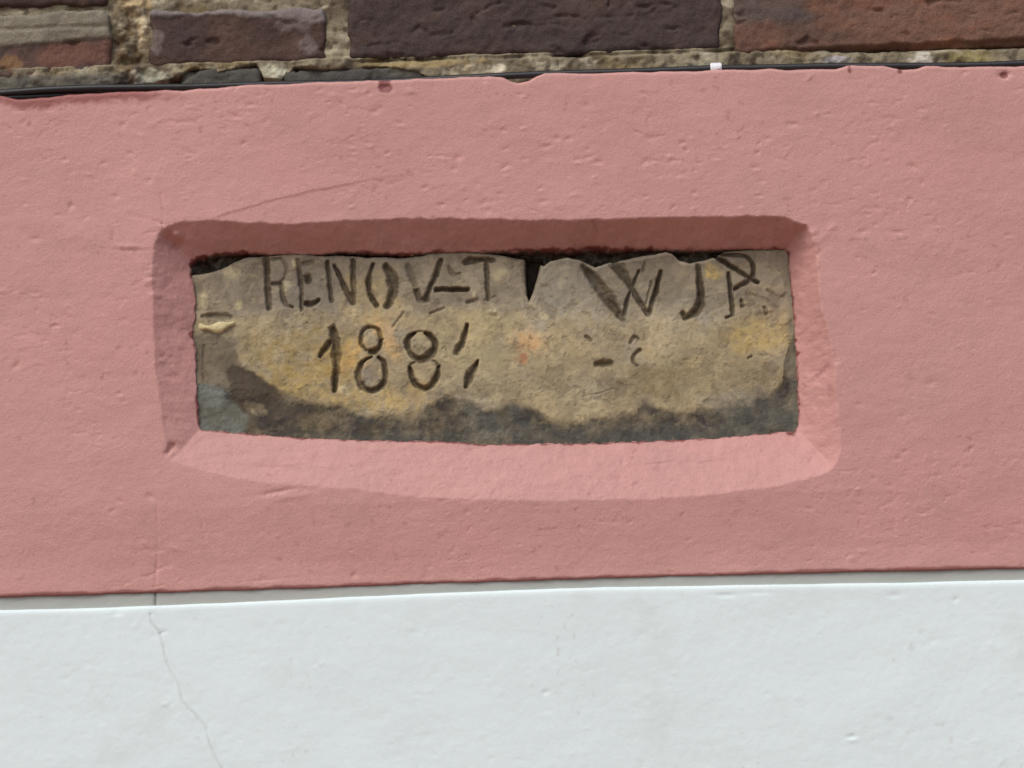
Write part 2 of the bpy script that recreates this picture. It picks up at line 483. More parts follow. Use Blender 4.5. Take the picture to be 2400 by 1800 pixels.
for px, py, r in ((902, 203, 15), (1404, 573, 14), (1470, 572, 11), (1526, 574, 15), (1660, 577, 9), (450, 782, 10), (448, 640, 8), (450, 610, 9), (268, 200, 8), (262, 215, 14),
                  (1857, 1010, 13), (955, 592, 10), (1870, 822, 7), (1865, 790, 6), (1990, 165, 7), (2352, 176, 8), (2110, 168, 8)):
    x0, z0 = wall(px, py, DEP * 0.5 if 540 < py < 1060 and 430 < px < 1880 else 0.0)
    dd = np.hypot((X - x0), (Z - z0)) / (r * PX * (0.6 if 560 < py < 600 else 1)) + 0.7 * n_edge
    C = lerp3(C, maroon, sstep(1.05, 0.75, dd) * 0.9)
top_d = zt_r[None, :] - Z
x350, _ = wall(380, 220)
C = lerp3(C, (0.30, 0.105, 0.09), sstep(0.0060, 0.0014, top_d + 0.003 * fbm(X, Z, 0.012, 4, 57)) * sstep(0.02, -0.02, X - x350) * 1.0)
C = lerp3(C, maroon, sstep(0.0016, 0.0002, Z - zb_r[None, :] + 0.0012 * fbm(X, Z, 0.02, 3, 58)) * 0.8)

# rolled edges top and bottom
def add_rows(X, Y, Z, C, xs, z_edge, sign, r, back, at_end):
    rows = [(r * (1 - math.cos(a)), r * math.sin(a) - r) for a in np.linspace(0.25, math.pi / 2, 5)] + [(back, -0.0003)]
    for dy, dz in rows:
        x = xs.copy()[None]
        if at_end:
            y = (Y_edge_t + dy)[None] if dy < back else np.full((1, len(xs)), back)
            z = (z_edge + dz + r * 1.0)[None]
            X = np.concatenate([X, x]); Y = np.concatenate([Y, y]); Z = np.concatenate([Z, z]); C = np.concatenate([C, C[-1:]])
        else:
            y = (Y_edge_b + dy)[None] if dy < back else np.full((1, len(xs)), back)
            z = (z_edge - dz - r * 1.0)[None]
            X = np.concatenate([x, X]); Y = np.concatenate([y, Y]); Z = np.concatenate([z, Z]); C = np.concatenate([C[:1], C])
    return X, Y, Z, C


Y_edge_t, Y_edge_b = H[-1].copy(), H[0].copy()
Yg = H
X, Yg, Z, C = add_rows(X, Yg, Z, C, xs, Z[-1].copy(), 1, 0.0022, 0.045, True)
X, Yg, Z, C = add_rows(X, Yg, Z, C, xs, Z[0].copy(), -1, 0.0009, 0.045, False)
inn = np.zeros(X.shape, bool); inn[6:-6] = d_in < -0.0045
kp = ~(inn[:-1, :-1] & inn[1:, 1:] & inn[:-1, 1:] & inn[1:, :-1])
band = grid_object('painted_plaster_band', X, Yg, Z, C, M_PINK, keep=kp)
tag(band, 'pink painted plaster band with a splayed niche around the inscribed stone', 'wall')

# ------------------------------------------------------------------ inscribed stone
SX0, SX1 = INNER[:, 0].min() - 0.006, INNER[:, 0].max() + 0.006
SZ0, SZ1 = INNER[:, 1].min() - 0.006, INNER[:, 1].max() + 0.006
SS = 0.00040
xs2 = np.arange(SX0, SX1, SS); zs2 = np.arange(SZ0, SZ1, SS)
X, Z = np.meshgrid(xs2, zs2)


def S(pts):
    return wpts(pts, None)


# warp a little so that no stroke has a ruler edge
WX = X + 0.00045 * fbm(X, Z, 0.006, 3, 61); WZ = Z + 0.00045 * fbm(X, Z, 0.006, 3, 62)
strokes = [  # points, full widths in photo pixels, depth mm
    ([(625, 607), (628, 678), (630, 722)], [14, 13, 12], 2.2), ([(623, 606), (658, 606)], [7, 7], 1.6), ([(658, 607), (672, 626), (667, 650), (657, 663)], [6, 8, 8, 6], 0.9),
    ([(637, 666), (660, 664)], [9, 8], 1.6), ([(658, 665), (663, 690), (670, 714), (684, 720)], [8, 10, 10, 7], 1.8),
    ([(698, 612), (706, 672), (707, 727)], [11, 10, 6], 1.7), ([(711, 618), (731, 613)], [10, 12], 1.2), ([(722, 650), (723, 656)], [18, 16], 2.4), ([(717, 711), (729, 715), (746, 703)], [12, 13, 9], 2.6),
    ([(768, 612), (771, 655), (777, 706)], [9, 9, 9], 2.0), ([(784, 622), (806, 668), (827, 708)], [8, 11, 13], 2.4), ([(827, 610), (828, 660), (829, 705)], [11, 11, 10], 2.0),
    ([(874, 620), (865, 649), (866, 683), (882, 716)], [8, 11, 12, 10], 2.4), ([(904, 624), (919, 649), (921, 683), (909, 718)], [13, 22, 21, 14], 2.8),
    ([(957, 624), (966, 650), (973, 668)], [14, 16, 12], 1.3), ([(976, 682), (984, 700), (996, 704)], [13, 15, 15], 2.2), ([(1033, 610), (1018, 654), (1008, 672), (999, 702)], [10, 12, 10, 14], 2.5),
    ([(1023, 679), (1096, 678)], [11, 10], 3.0), ([(1052, 624), (1062, 642), (1078, 641)], [8, 12, 7], 1.0),
    ([(1092, 615), (1106, 609), (1158, 609)], [14, 14, 11], 2.3), ([(1140, 618), (1142, 660), (1145, 702)], [10, 10, 10], 2.0), ([(1138, 704), (1160, 696)], [8, 7], 0.7), ([(1096, 709), (1108, 706)], [8, 8], 1.3),
    ([(1370, 626), (1398, 662), (1426, 700), (1460, 748)], [15, 24, 24, 13], 2.9), ([(1461, 746), (1473, 697), (1497, 636)], [12, 8, 7], 2.0), ([(1444, 622), (1463, 645), (1480, 676), (1518, 735)], [20, 20, 12, 13], 2.6),
    ([(1520, 735), (1535, 690), (1549, 636)], [13, 10, 8], 2.4), ([(1513, 716), (1527, 660)], [5, 5], 0.9), ([(1430, 621), (1462, 619)], [8, 8], 1.5), ([(1512, 615), (1506, 636)], [7, 7], 1.1),
    ([(1635, 622), (1639, 655), (1644, 695), (1635, 727), (1607, 745)], [11, 14, 17, 20, 12], 2.8), ([(1600, 733), (1608, 742)], [10, 12], 2.0),
    ([(1707, 640), (1713, 689), (1717, 738)], [8, 10, 9], 2.4), ([(1702, 744), (1718, 738)], [7, 8], 1.8), ([(1690, 597), (1747, 600), (1765, 624), (1760, 653), (1722, 677)], [8, 9, 10, 12, 10], 2.4),
    ([(1676, 598), (1717, 627), (1776, 662)], [11, 11, 8], 3.4), ([(1800, 682), (1826, 700), (1842, 690)], [8, 14, 10], .8), ([(1738, 704), (1740, 718)], [9, 11], 1.7), ([(1792, 722), (1796, 735)], [8, 9], 1.5), ([(1752, 690), (1790, 700), (1820, 722)], [12, 8, 12], .5),
    ([(779, 770), (786, 806), (789, 855), (784, 915)], [15, 21, 16, 11], 3.0), ([(774, 802), (762, 818), (750, 834)], [13, 14, 8], 2.6), ([(770, 768), (782, 764)], [5, 9], 1.2),
    ([(893, 795), (888, 775), (874, 767), (857, 770), (846, 788), (847, 806), (859, 820)], [8, 8, 7, 8, 9, 8, 6], 2.0), ([(893, 795), (889, 813), (876, 823), (868, 822)], [9, 13, 17, 10], 2.8),
    ([(872, 835), (850, 848), (840, 876), (846, 903), (868, 916), (893, 906), (904, 880), (900, 850), (888, 838)], [5, 10, 14, 14, 12, 12, 11, 11, 8], 2.4),
    ([(974, 780), (959, 790), (954, 808), (962, 828), (984, 842), (1006, 835), (1018, 812), (1012, 790), (998, 781)], [6, 11, 12, 11, 14, 19, 14, 13, 8], 2.8),
    ([(974, 780), (986, 777), (998, 781)], [5, 5, 5], 0.9), ([(961, 860), (966, 851), (978, 846)], [7, 6, 6], 1.2), ([(1028, 859), (1022, 850), (1008, 843)], [7, 6, 6], 1.2),
    ([(961, 860), (966, 884), (979, 903), (998, 909), (1016, 900), (1025, 880), (1028, 859)], [8, 13, 11, 12, 13, 12, 10], 2.6),
    ([(1094, 763), (1084, 800), (1070, 828)], [10, 13, 14], 2.9), ([(1120, 845), (1105, 876), (1093, 905)], [6, 20, 9], 2.6),
    ([(1400, 853), (1430, 851)], [14, 15], 1.9), ([(1374, 790), (1386, 798)], [8, 7], 1.2), ([(1500, 821), (1488, 830), (1484, 846), (1492, 858)], [8, 9, 8, 6], 1.5), ([(1478, 803), (1488, 790), (1496, 794)], [8, 8, 6], 1.1), ([(1755, 840), (1761, 836)], [7, 6], 1.0),
    ([(1360, 930), (1400, 922), (1440, 910)], [4, 4, 4], .25), ([(540, 743), (510, 739), (476, 742)], [12, 15, 11], 1.3), ([(479, 812), (476, 860), (479, 905)], [8, 6, 7], 0.5), ([(921, 765), (945, 735)], [6, 8], .6), ([(1008, 735), (1040, 722)], [7, 7], .8),
]
cut = np.zeros(X.shape); groove_dark = np.zeros(X.shape)
def smooth(pts, w):
    P = np.concatenate([np.array(pts, float), np.array(w, float)[:, None]], 1)
    if len(P) < 3:
        return P[:, :2], P[:, 2]
    out = []
    for i in range(len(P) - 1):
        p0, p1, p2, p3 = P[max(i - 1, 0)], P[i], P[i + 1], P[min(i + 2, len(P) - 1)]
        for t_ in (0, .25, .5, .75):
            out.append(0.5 * (2 * p1 + (p2 - p0) * t_ + (2 * p0 - 5 * p1 + 4 * p2 - p3) * t_ ** 2 + (3 * p1 - p0 - 3 * p2 + p3) * t_ ** 3))
    out.append(P[-1])
    out = np.array(out)
    return out[:, :2], np.maximum(out[:, 2], 3)


for pts, w, dep in strokes:
    pts, w = smooth(pts, w)
    p = S(pts)
    m = 0.006
    jx = (xs2 > p[:, 0].min() - m) & (xs2 < p[:, 0].max() + m)
    jz = (zs2 > p[:, 1].min() - m) & (zs2 < p[:, 1].max() + m)
    sl = np.ix_(jz, jx)
    q_ = seg_dist(WX[sl], WZ[sl], p, widths=[a * 0.66 * PX for a in w])
    q_ = q_ + 0.30 * fbm(X[sl], Z[sl], 0.005, 3, 71)
    prof_ = np.clip(1.12 - q_, 0, 1)
    cut[sl] = np.maximum(cut[sl], prof_ * dep * 1.5 * MM)
    groove_dark[sl] = np.maximum(groove_dark[sl], sstep(1.18, 0.55, q_) * min(1.0, dep / 2.4))

SPL = np.interp(Z, [SZB, SZT], [D_BOT, D_TOP]) + np.interp(X, [SXL, SXR], [-D_TURN, D_TURN])
Y = SPL + 0.0010 * fbm(X, Z, 0.05, 4, 81) + 0.0006 * fbm(X, Z, 0.012, 4, 82) + 0.00016 * fbm(X, Z, 0.003, 3, 83)
# broken upper edge
tp = S([(430, 646), (447, 643), (470, 641), (509, 632), (545, 616), (575, 602), (640, 598), (690, 592), (750, 598), (800, 597), (860, 602), (905, 602), (950, 603),
        (985, 599), (1005, 592), (1040, 586), (1090, 590), (1150, 592), (1180, 599), (1222, 605), (1275, 622), (1290, 611), (1330, 603), (1359, 609), (1395, 625), (1425, 615), (1509, 598),
        (1562, 590), (1577, 594), (1592, 609), (1616, 616), (1652, 609), (1676, 600), (1700, 588), (1760, 583), (1900, 578)])
edge = np.interp(xs2, tp[:, 0], tp[:, 1])[None, :] + 0.0006 * fbm(X, Z, 0.01, 4, 84)
notch = S([(1230, 600), (1270, 604), (1262, 640), (1250, 682), (1240, 706), (1234, 690), (1231, 650)])
gap = np.maximum(Z - edge, -sdf(X, Z, notch) + 0.0003 * fbm(X, Z, 0.006, 3, 85))       # > 0 inside a gap
round_ = np.clip(1 + gap / 0.0032, 0, 1)
Y += 0.0030 * (1 - np.sqrt(np.clip(1 - round_ ** 2, 0, 1)))
Y += np.where(gap > 0, np.clip(gap * 12, 0, np.where(sdf(X, Z, notch) < 0.0012, 0.020, 0.0080 + 0.007 * fbm(X, Z, 0.008, 3, 78))), 0)
hump = S([(1330, 650)])[0]
Y += -0.0022 * np.exp(-((X - hump[0]) / 0.016) ** 2 - ((Z - hump[1]) / 0.014) ** 2)
# steps and chips
bl = S([(440, 905), (500, 902), (545, 935), (570, 970), (577, 1004), (560, 1030), (440, 1030)])
s_bl = sdf(X, Z, bl) + 0.0034 * fbm(X, Z, 0.016, 5, 86, gain=0.62)
tri = S([(524, 872), (557, 853), (590, 872), (640, 905), (668, 930), (620, 960), (575, 965), (545, 930), (548, 900)])
s_tri = sdf(X, Z, tri) + 0.0030 * fbm(X, Z, 0.014, 5, 87, gain=0.62)
Y += 0.0004 * sstep(0.0012, -0.0012, s_tri) - 0.0003 * sstep(0.0008, -0.0008, s_bl)
lowb = S([(440, 900), (520, 905), (575, 930), (622, 925), (670, 942), (711, 947), (803, 947), (840, 972), (933, 973), (989, 958), (1044, 927), (1118, 947), (1140, 957), (1175, 956), (1205, 940),
          (1248, 957), (1294, 985), (1351, 991), (1409, 976), (1486, 964), (1509, 941), (1563, 960), (1678, 957), (1755, 949), (1795, 925), (1818, 912), (1834, 890), (1838, 850), (1850, 800), (1880, 760)])
lb = np.interp(xs2, lowb[:, 0], lowb[:, 1])[None, :] + 0.0018 * fbm(X, Z, 0.010, 4, 88) + 0.0010 * fbm(X, Z, 0.03, 2, 89) + 0.0013 * fbm(X, Z, 0.004, 3, 90)
low = sstep(0.0030, -0.0022, Z - lb + 0.0010) * np.clip(0.92 + 0.55 * fbm(X, Z, 0.016, 5, 79, gain=0.62), 0, 1)
Y += 0.0006 * low
lump = lambda px, py, rx, ry, a: -a * MM * np.exp(-(((X - wall(px, py, sdep(py, px))[0]) / (rx * PX)) ** 2 + ((Z - wall(px, py, sdep(py, px))[1]) / (ry * PX)) ** 2) ** 1.5)
for px, py, rx, ry, a in ((1112, 694, 7, 10, 2.0), (1155, 731, 12, 8, 1.4), (1410, 885, 24, 14, 1.0), (1455, 890, 14, 10, .9), (1172, 645, 14, 18, .7), (1790, 728, 26, 6, .9), (1745, 712, 14, 5, .8),
                          (672, 680, 16, 14, .9), (690, 624, 10, 10, 1.0), (550, 690, 30, 30, .8), (480, 700, 14, 26, .9), (833, 735, 6, 14, .8), (800, 917, 10, 10, .9), (1275, 660, 10, 12, 1.0)):
    Y += lump(px, py, rx, ry, a)
Y += cut

# colours of the stone: crusts, ochre, lichen-grey, soot at the foot
def L(r, g, b):
    return np.array(srgb(r, g, b, 1.12))


def pz(px, py):
    return wall(px, py, sdep(py, px))


NB = [fbm(X, Z, 0.010, 4, 900 + k_, gain=0.62) for k_ in range(6)]
BRK = [np.clip(0.78 + 0.95 * fbm(X, Z, 0.007, 4, 930 + k_, gain=0.65), 0, 1.15) for k_ in range(4)]


def blob(px, py, rx, ry, n=0.5, seed=101, rot=0.0, size=0.014, soft=0.5):
    x0, z0 = pz(px, py)
    c, s = math.cos(rot), math.sin(rot)
    dx, dz = BX - x0, BZ - z0
    u, w = (dx * c + dz * s) / (rx * PX), (-dx * s + dz * c) / (ry * PX)
    if max(rx, ry) < 20:
        u, w = ((X - x0) * 0.7 + dx * 0.3) / (rx * PX), ((Z - z0) * 0.7 + dz * 0.3) / (ry * PX)
    return sstep(1 + soft, 1 - soft, np.hypot(u, w) + 1.3 * n * NB[seed % 6]) * BRK[seed % 4]


BX = X + 0.0055 * fbm(X, Z, 0.028, 4, 191, gain=0.6); BZ = Z + 0.0055 * fbm(X, Z, 0.028, 4, 192, gain=0.6)
n1 = fbm(X, Z, 0.05, 5, 91); n2 = fbm(X, Z, 0.014, 4, 92); n3 = fbm(X, Z, 0.0045, 3, 93); n4 = fbm(X, Z, 0.03, 4, 94, sx=1.8)
C = np.broadcast_to(L(140, 127, 100), X.shape + (3,)).copy()
C = lerp3(C, L(152, 140, 112), sstep(-0.1, 0.5, n1) * 0.8)
C = lerp3(C, L(120, 110, 91), sstep(0.05, 0.6, n2) * 0.7)
C = lerp3(C, L(137, 131, 116), sstep(0.0, 0.45, n4) * 0.55)
x735, z735 = pz(1100, 735)
C = lerp3(C, L(128, 121, 106), sstep(-0.003, 0.006, Z - z735 + 0.004 * n2) * 0.65)
C = lerp3(C, L(112, 106, 95), blob(700, 665, 90, 62, .5, 111) * 0.55)
C = lerp3(C, L(110, 100, 86), blob(540, 665, 90, 60, .6, 112) * 0.5)
C = lerp3(C, L(143, 138, 122), blob(1330, 660, 75, 60, .5, 113) * 0.6)
C = lerp3(C, L(138, 134, 120), blob(1500, 735, 230, 40, .6, 114) * 0.5)
C = lerp3(C, L(128, 112, 74), blob(680, 840, 130, 70, .6, 115) * 0.75)
C = lerp3(C, L(146, 126, 78), blob(690, 890, 90, 35, .7, 116, .3) * 0.6)
C = lerp3(C, L(158, 140, 98), blob(870, 690, 70, 60, .7, 117) * 0.7)
C = lerp3(C, L(158, 138, 92), blob(840, 930, 130, 36, .8, 118) * 0.8)
C = lerp3(C, L(160, 136, 84), blob(800, 850, 60, 60, .7, 119) * 0.6)
C = lerp3(C, L(176, 146, 100), blob(907, 790, 26, 52, .5, 120, .45) * 0.8)
C = lerp3(C, L(172, 140, 88), blob(820, 830, 16, 40, .6, 121, -.5) * 0.7)
C = lerp3(C, L(150, 140, 108), blob(1130, 800, 130, 60, .7, 122) * 0.6)
C = lerp3(C, L(182, 152, 108), blob(1246, 800, 36, 34, .6, 123) * 0.6)
C = lerp3(C, L(178, 120, 78), blob(1232, 815, 26, 24, .6, 124) * 0.28)
C = lerp3(C, L(150, 88, 52), blob(1227, 844, 9, 12, .6, 125) * 0.7)
C = lerp3(C, L(166, 144, 84), blob(1765, 785, 76, 38, .6, 126) * 0.5)
C = lerp3(C, L(186, 162, 96), blob(1672, 632, 22, 18, .6, 127) * 0.85)
C = lerp3(C, L(152, 134, 92), blob(1540, 850, 60, 50, .8, 128) * 0.55)
C = lerp3(C, L(164, 150, 122), blob(1530, 780, 40, 80, .7, 129) * 0.5)
C = lerp3(C, L(150, 138, 114), blob(1430, 885, 60, 26, .6, 130) * 0.5)
C = lerp3(C, L(124, 114, 88), blob(1640, 880, 170, 50, .7, 131) * 0.6)
C = lerp3(C, L(120, 111, 90), blob(1120, 900, 140, 32, .7, 132) * 0.5)
C = lerp3(C, L(118, 106, 90), blob(1790, 710, 56, 30, .8, 133) * 0.7)
C = lerp3(C, L(104, 96, 82), blob(505, 820, 46, 60, .6, 134) * 0.8)
C = lerp3(C, L(112, 105, 96), blob(872, 880, 22, 28, .4, 135) * 0.8)
C = lerp3(C, L(92, 86, 74), blob(470, 860, 14, 60, .4, 136) * 0.8)
for px, py, r in ((1172, 645, 17), (1112, 694, 8), (1155, 731, 12), (560, 715, 10), (478, 705, 14), (835, 735, 9), (540, 645, 16), (690, 622, 10), (672, 676, 13), (806, 915, 12), (1275, 740, 7)):
    C = lerp3(C, L(176, 166, 130), blob(px, py, r, r * 1.1, .6, 140 + r) * 0.75)
C = lerp3(C, L(90, 80, 66), blob(1415, 852, 24, 13, .3, 160) * 0.75)
f1 = fbm(BX, BZ, 0.03, 5, 181, gain=0.6); f2 = fbm(BX, BZ, 0.016, 5, 182, gain=0.6); f3 = fbm(BX, Z, 0.007, 4, 183, gain=0.6); f4 = fbm(X, Z, 0.0045, 3, 184)
m1 = sstep(0.03, 0.12, f1); m2 = sstep(0.16, 0.26, f2); m3 = sstep(0.26, 0.38, f3); m4 = sstep(0.42, 0.55, f4)
C = C * (1 + 0.13 * m1[..., None] * np.array((1.0, 0.95, 0.7)))
C = lerp3(C, L(112, 103, 84), m2 * 0.42)
C = lerp3(C, L(170, 156, 120), m3 * 0.22)
C = lerp3(C, L(86, 76, 60), m4 * 0.28)
Y += -0.00020 * m1 + 0.00025 * m2 - 0.00010 * m3 + 0.00014 * m4
dk = S([(440, 790), (500, 782), (552, 800), (556, 845), (600, 880), (660, 915), (760, 955), (700, 985), (590, 1010), (440, 1010)])
s_dk = sdf(X, Z, dk) + 0.0028 * f2 + 0.0012 * f3
C = lerp3(C, L(92, 84, 71), sstep(0.0016, -0.0016, s_dk) * 0.72)
C = lerp3(C, L(84, 74, 57), blob(660, 965, 120, 34, .6, 164) * 0.6)
C = lerp3(C, L(100, 92, 80), blob(1060, 705, 52, 18, .6, 165) * 0.6)
C = lerp3(C, L(98, 90, 76), blob(1010, 930, 60, 22, .7, 166) * 0.6)
C = lerp3(C, L(104, 98, 86), blob(1490, 700, 150, 12, .6, 167) * 0.45)
C = lerp3(C, L(104, 98, 88), blob(760, 690, 140, 40, .8, 168) * 0.4)
C = lerp3(C, L(112, 100, 74), blob(1560, 900, 120, 36, .8, 169) * 0.5)
C = lerp3(C, L(166, 150, 112), blob(1110, 770, 70, 34, .8, 170) * 0.4)
C = lerp3(C, L(168, 146, 100), blob(960, 935, 60, 26, .8, 172) * 0.5)
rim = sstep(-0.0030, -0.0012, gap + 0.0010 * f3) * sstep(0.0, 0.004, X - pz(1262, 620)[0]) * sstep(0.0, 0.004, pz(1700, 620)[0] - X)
C = lerp3(C, L(186, 178, 152), rim * 0.7)  # highlight coloured in where the rounded top edge catches light
C = lerp3(C, L(84, 76, 66), sstep(-0.0004, 0.0006, gap))  # gap interior coloured darker to deepen its shade
# foot: dark crust with bluish and olive patches
foot = np.broadcast_to(L(62, 58, 52), X.shape + (3,)).copy()
foot = lerp3(foot, L(70, 71, 66), sstep(0.0, 0.5, n4))
foot = lerp3(foot, L(54, 49, 48), sstep(0.05, 0.25, fbm(BX, BZ, 0.022, 5, 95, gain=0.6)) * 0.85)
foot = lerp3(foot, L(80, 71, 52), sstep(0.1, 0.5, fbm(X, Z, 0.035, 4, 96)) * 0.7)
x_, zf = pz(1100, 1005)
foot = lerp3(foot, L(74, 74, 68), sstep(0.003, -0.004, Z - zf + 0.003 * n2) * 0.7)
C = C * (1 - (low * np.clip(0.98 + 0.22 * f2 - 0.12 * m3, 0, 1))[..., None]) + foot * (low * np.clip(0.98 + 0.22 * f2 - 0.12 * m3, 0, 1))[..., None]
C = lerp3(C, L(66, 58, 50), sstep(0.0018, -0.0014, s_tri + 0.0008 * f3) * 0.82)
C = lerp3(C, L(102, 106, 98), sstep(0.0020, -0.0020, s_bl + 0.0012 * f2) * np.clip(0.75 + 0.5 * n2, 0, 1))
C = lerp3(C, L(128, 116, 92), blob(602, 960, 24, 18, .6, 161) * 0.8)
C = lerp3(C, L(128, 116, 88), blob(1310, 985, 36, 14, .7, 162) * 0.7)
C = lerp3(C, L(72, 73, 68), blob(1800, 970, 70, 46, .6, 163) * 0.7)
C = lerp3(C, L(106, 103, 90), sstep(0.0, -0.003, pz(1838, 700)[0] - X + 0.002 * n2) * 0.5)
# dark deposits plus groove shade put into the strokes' colour, patchy in places
groove_patchy = 0.72 + 0.35 * fbm(X, Z, 0.012, 4, 97)
C = lerp3(C, L(70, 59, 45), groove_dark * np.clip(groove_patchy + 0.1, 0.5, 1) * 0.85)
C *= 1.14 * (1 + 0.09 * n3 + 0.15 * n2 + 0.10 * f1)[..., None]
speck = sstep(0.55, 0.8, fbm(X, Z, 0.0035, 2, 98))
C = lerp3(C, L(88, 78, 62), speck * 0.22)

# sides run back into the masonry
Y[0, :] = Y[-1, :] = DEP + 0.05
Y[:, 0] = Y[:, -1] = DEP + 0.05
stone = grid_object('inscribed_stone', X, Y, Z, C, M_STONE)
tag(stone, 'weathered tan stone tablet carved RENOV-T, WJP and a worn date inside the pink niche', 'inscribed stone')

# pale mortar lump wedged at the left side of the stone
bm = bmesh.new()
x0, z0 = pz(508, 764)
nx, nz = 26, 9
vv = []
for i in range(nz):
    row = []
    for j in range(nx):
        a, b = j / (nx - 1) * 2 - 1, i / (nz - 1) * 2 - 1
        hh = max(0.0, 1 - abs(a) ** 4 - abs(b) ** 3 * 0.9)
        px = x0 + a * 0.0112
        zz = z0 + b * (0.0026 + 0.0010 * math.sin(a * 5 + 1)) - 0.0012 * math.cos(a * 2.4) + 0.0010 * a
        nn = float(fbm(np.array([px]), np.array([zz]), 0.005, 3, 171)[0])
        row.append(bm.verts.new((px, float(sdep(764, 508)) + 0.0016 - 0.0036 * math.sqrt(hh) - 0.0005 * nn, zz)))
    vv.append(row)
for i in range(nz - 1):
    for j in range(nx - 1):
        bm.faces.new((vv[i][j], vv[i][j + 1], vv[i + 1][j + 1], vv[i + 1][j]))
for f in bm.faces: f.smooth = True
me = bpy.data.meshes.new('mortar_lump'); bm.to_mesh(me); bm.free()
at = me.attributes.new('Col', 'FLOAT_COLOR', 'POINT')
for i, d in enumerate(at.data): d.color = (*(L(196, 184, 142) * random.Random(i).uniform(0.85, 1.05)), 1)
me.materials.append(M_MORTAR)
o = bpy.data.objects.new('mortar_lump', me); COL.objects.link(o); o.parent = stone
o['label'] = 'pale cream mortar lump at the left edge of the stone'

# ------------------------------------------------------------------ white wall below with its grey fillet
WTOP = wpts([(0, 1429), (217, 1424), (434, 1415), (651, 1406), (922, 1393), (1199, 1382), (1417, 1375), (1634, 1372), (1851, 1368), (2122, 1364), (2400, 1357)], -0.0022)
_, zlow = wall(1200, 1830)
WS = 0.0009
xs3 = lines(-0.312, 0.312, WS, -HALF, HALF)
wt = np.interp(xs3, WTOP[:, 0], WTOP[:, 1]) + 0.00022 * fbm(xs3, xs3 * 0, 0.03, 4, 201)
WT0 = WTOP[:, 1].mean()
zrows = lines(zlow, WT0 - 0.004, WS, 0.0, WT0 - 0.0041, grow=1.3, maxstep=0.03)
zrows = zrows[zrows <= WT0 - 0.004]
Zw = np.broadcast_to(zrows[:, None], (len(zrows), len(xs3))) + (wt - WT0)[None, :] * np.exp(-(WT0 - zrows[:, None]) / 0.05)
Xw = np.broadcast_to(xs3[None, :], Zw.shape).copy()
Hw = -0.0022 + 0.0008 * fbm(Xw, Zw, 0.12, 3, 211, sx=1.5) + 0.00016 * fbm(Xw, Zw, 0.02, 4, 212, sx=1.5) + 0.00010 * fbm(Xw, Zw, 0.006, 3, 213, gain=0.7)
X, Z = Xw, Zw
crack = wpts([(352, 1436), (355, 1461), (374, 1484), (380, 1502), (391, 1554), (404, 1580), (418, 1603), (429, 1646), (442, 1663), (456, 1673), (470, 1690), (483, 1706), (492, 1742), (503, 1770), (516, 1794), (530, 1830), (540, 1880), (560, 1960)], -0.004)
wob = 0.0004 * fbm(X, Z, 0.008, 3, 214)
dc = seg_dist(X + wob, Z + wob, crack)
Hw += 0.0006 * np.exp(-(dc / 0.00062) ** 2) - 0.0002 * np.exp(-(dc / 0.003) ** 2)
dc2 = seg_dist(X, Z, wpts([(374, 1484), (388, 1480)], -0.004))
Hw += 0.0005 * np.exp(-(dc2 / 0.0006) ** 2)
for k in range(150):
    px, py = rng.uniform(0, 2400), rng.uniform(1440, 1800)
    x0, z0 = wall(px, py, -0.004)
    r = rng.uniform(3, 7) * PX
    a = rng.uniform(0.05, 0.18) * MM * (1 if rng.random() < 0.6 else -1)
    ii = np.abs(zrows - z0) < 0.006; jj = np.abs(xs3 - x0) < 0.006
    sl = np.ix_(ii, jj)
    Hw[sl] += a * np.exp(-(((X[sl] - x0) / (r * rng.uniform(1, 2))) ** 2 + ((Z[sl] - z0) / r) ** 2))
for px, py, rx, ry, a in ((1997, 1726, 10, 6, .7), (1997, 1734, 10, 5, -.5), (1278, 1622, 8, 5, .5), (2240, 1404, 6, 5, .5), (2098, 1394, 16, 6, .4), (1700, 1394, 26, 4, .5), (1780, 1388, 30, 4, .4), (275, 1438, 12, 4, .5), (386, 1650, 8, 5, -.4)):
    x0, z0 = wall(px, py, -0.004)
    Hw += a * MM * np.exp(-(((X - x0) / (rx * PX)) ** 2 + ((Z - z0) / (ry * PX)) ** 2))
Cw = np.broadcast_to(np.array((0.735, 0.842, 0.832)), X.shape + (3,)).copy()
Cw *= (1 + 0.018 * fbm(X, Z, 0.09, 4, 221) + 0.012 * fbm(X, Z, 0.02, 3, 222, sx=2))[..., None]
Cw = lerp3(Cw, (0.60, 0.63, 0.60), sstep(0.2, 0.7, fbm(X, Z, 0.06, 5, 224, gain=0.62, sx=0.9)) * 0.22)
Cw = lerp3(Cw, (0.52, 0.53, 0.50), sstep(0.55, 0.7, fbm(X, Z, 0.005, 2, 225)) * sstep(0.1, 0.5, fbm(X, Z, 0.05, 3, 226)) * 0.35)
Cw = lerp3(Cw, (0.42, 0.42, 0.40), np.exp(-(dc / 0.0007) ** 2) * 0.38 * (0.6 + 0.5 * fbm(X, Z, 0.02, 3, 223)))
Yw = Hw
rr = 0.0028
for a in np.linspace(0.2, math.pi / 2, 6):
    X = np.concatenate([X, xs3[None]]); Z = np.concatenate([Z, (wt - rr + rr * math.sin(a))[None]])
    Yw = np.concatenate([Yw, (Hw[-1] + rr * (1 - math.cos(a)))[None]]); Cw = np.concatenate([Cw, Cw[-1:]])
X = np.concatenate([X, xs3[None]]); Z = np.concatenate([Z, (wt + 0.0008)[None]]); Yw = np.concatenate([Yw, np.full((1, len(xs3)), 0.05)]); Cw = np.concatenate([Cw, Cw[-1:]])
white = grid_object('white_plaster_wall', X, Yw, Z, Cw, M_WHITE)
tag(white, 'white painted plaster wall with a hairline crack below the pink band', 'wall')

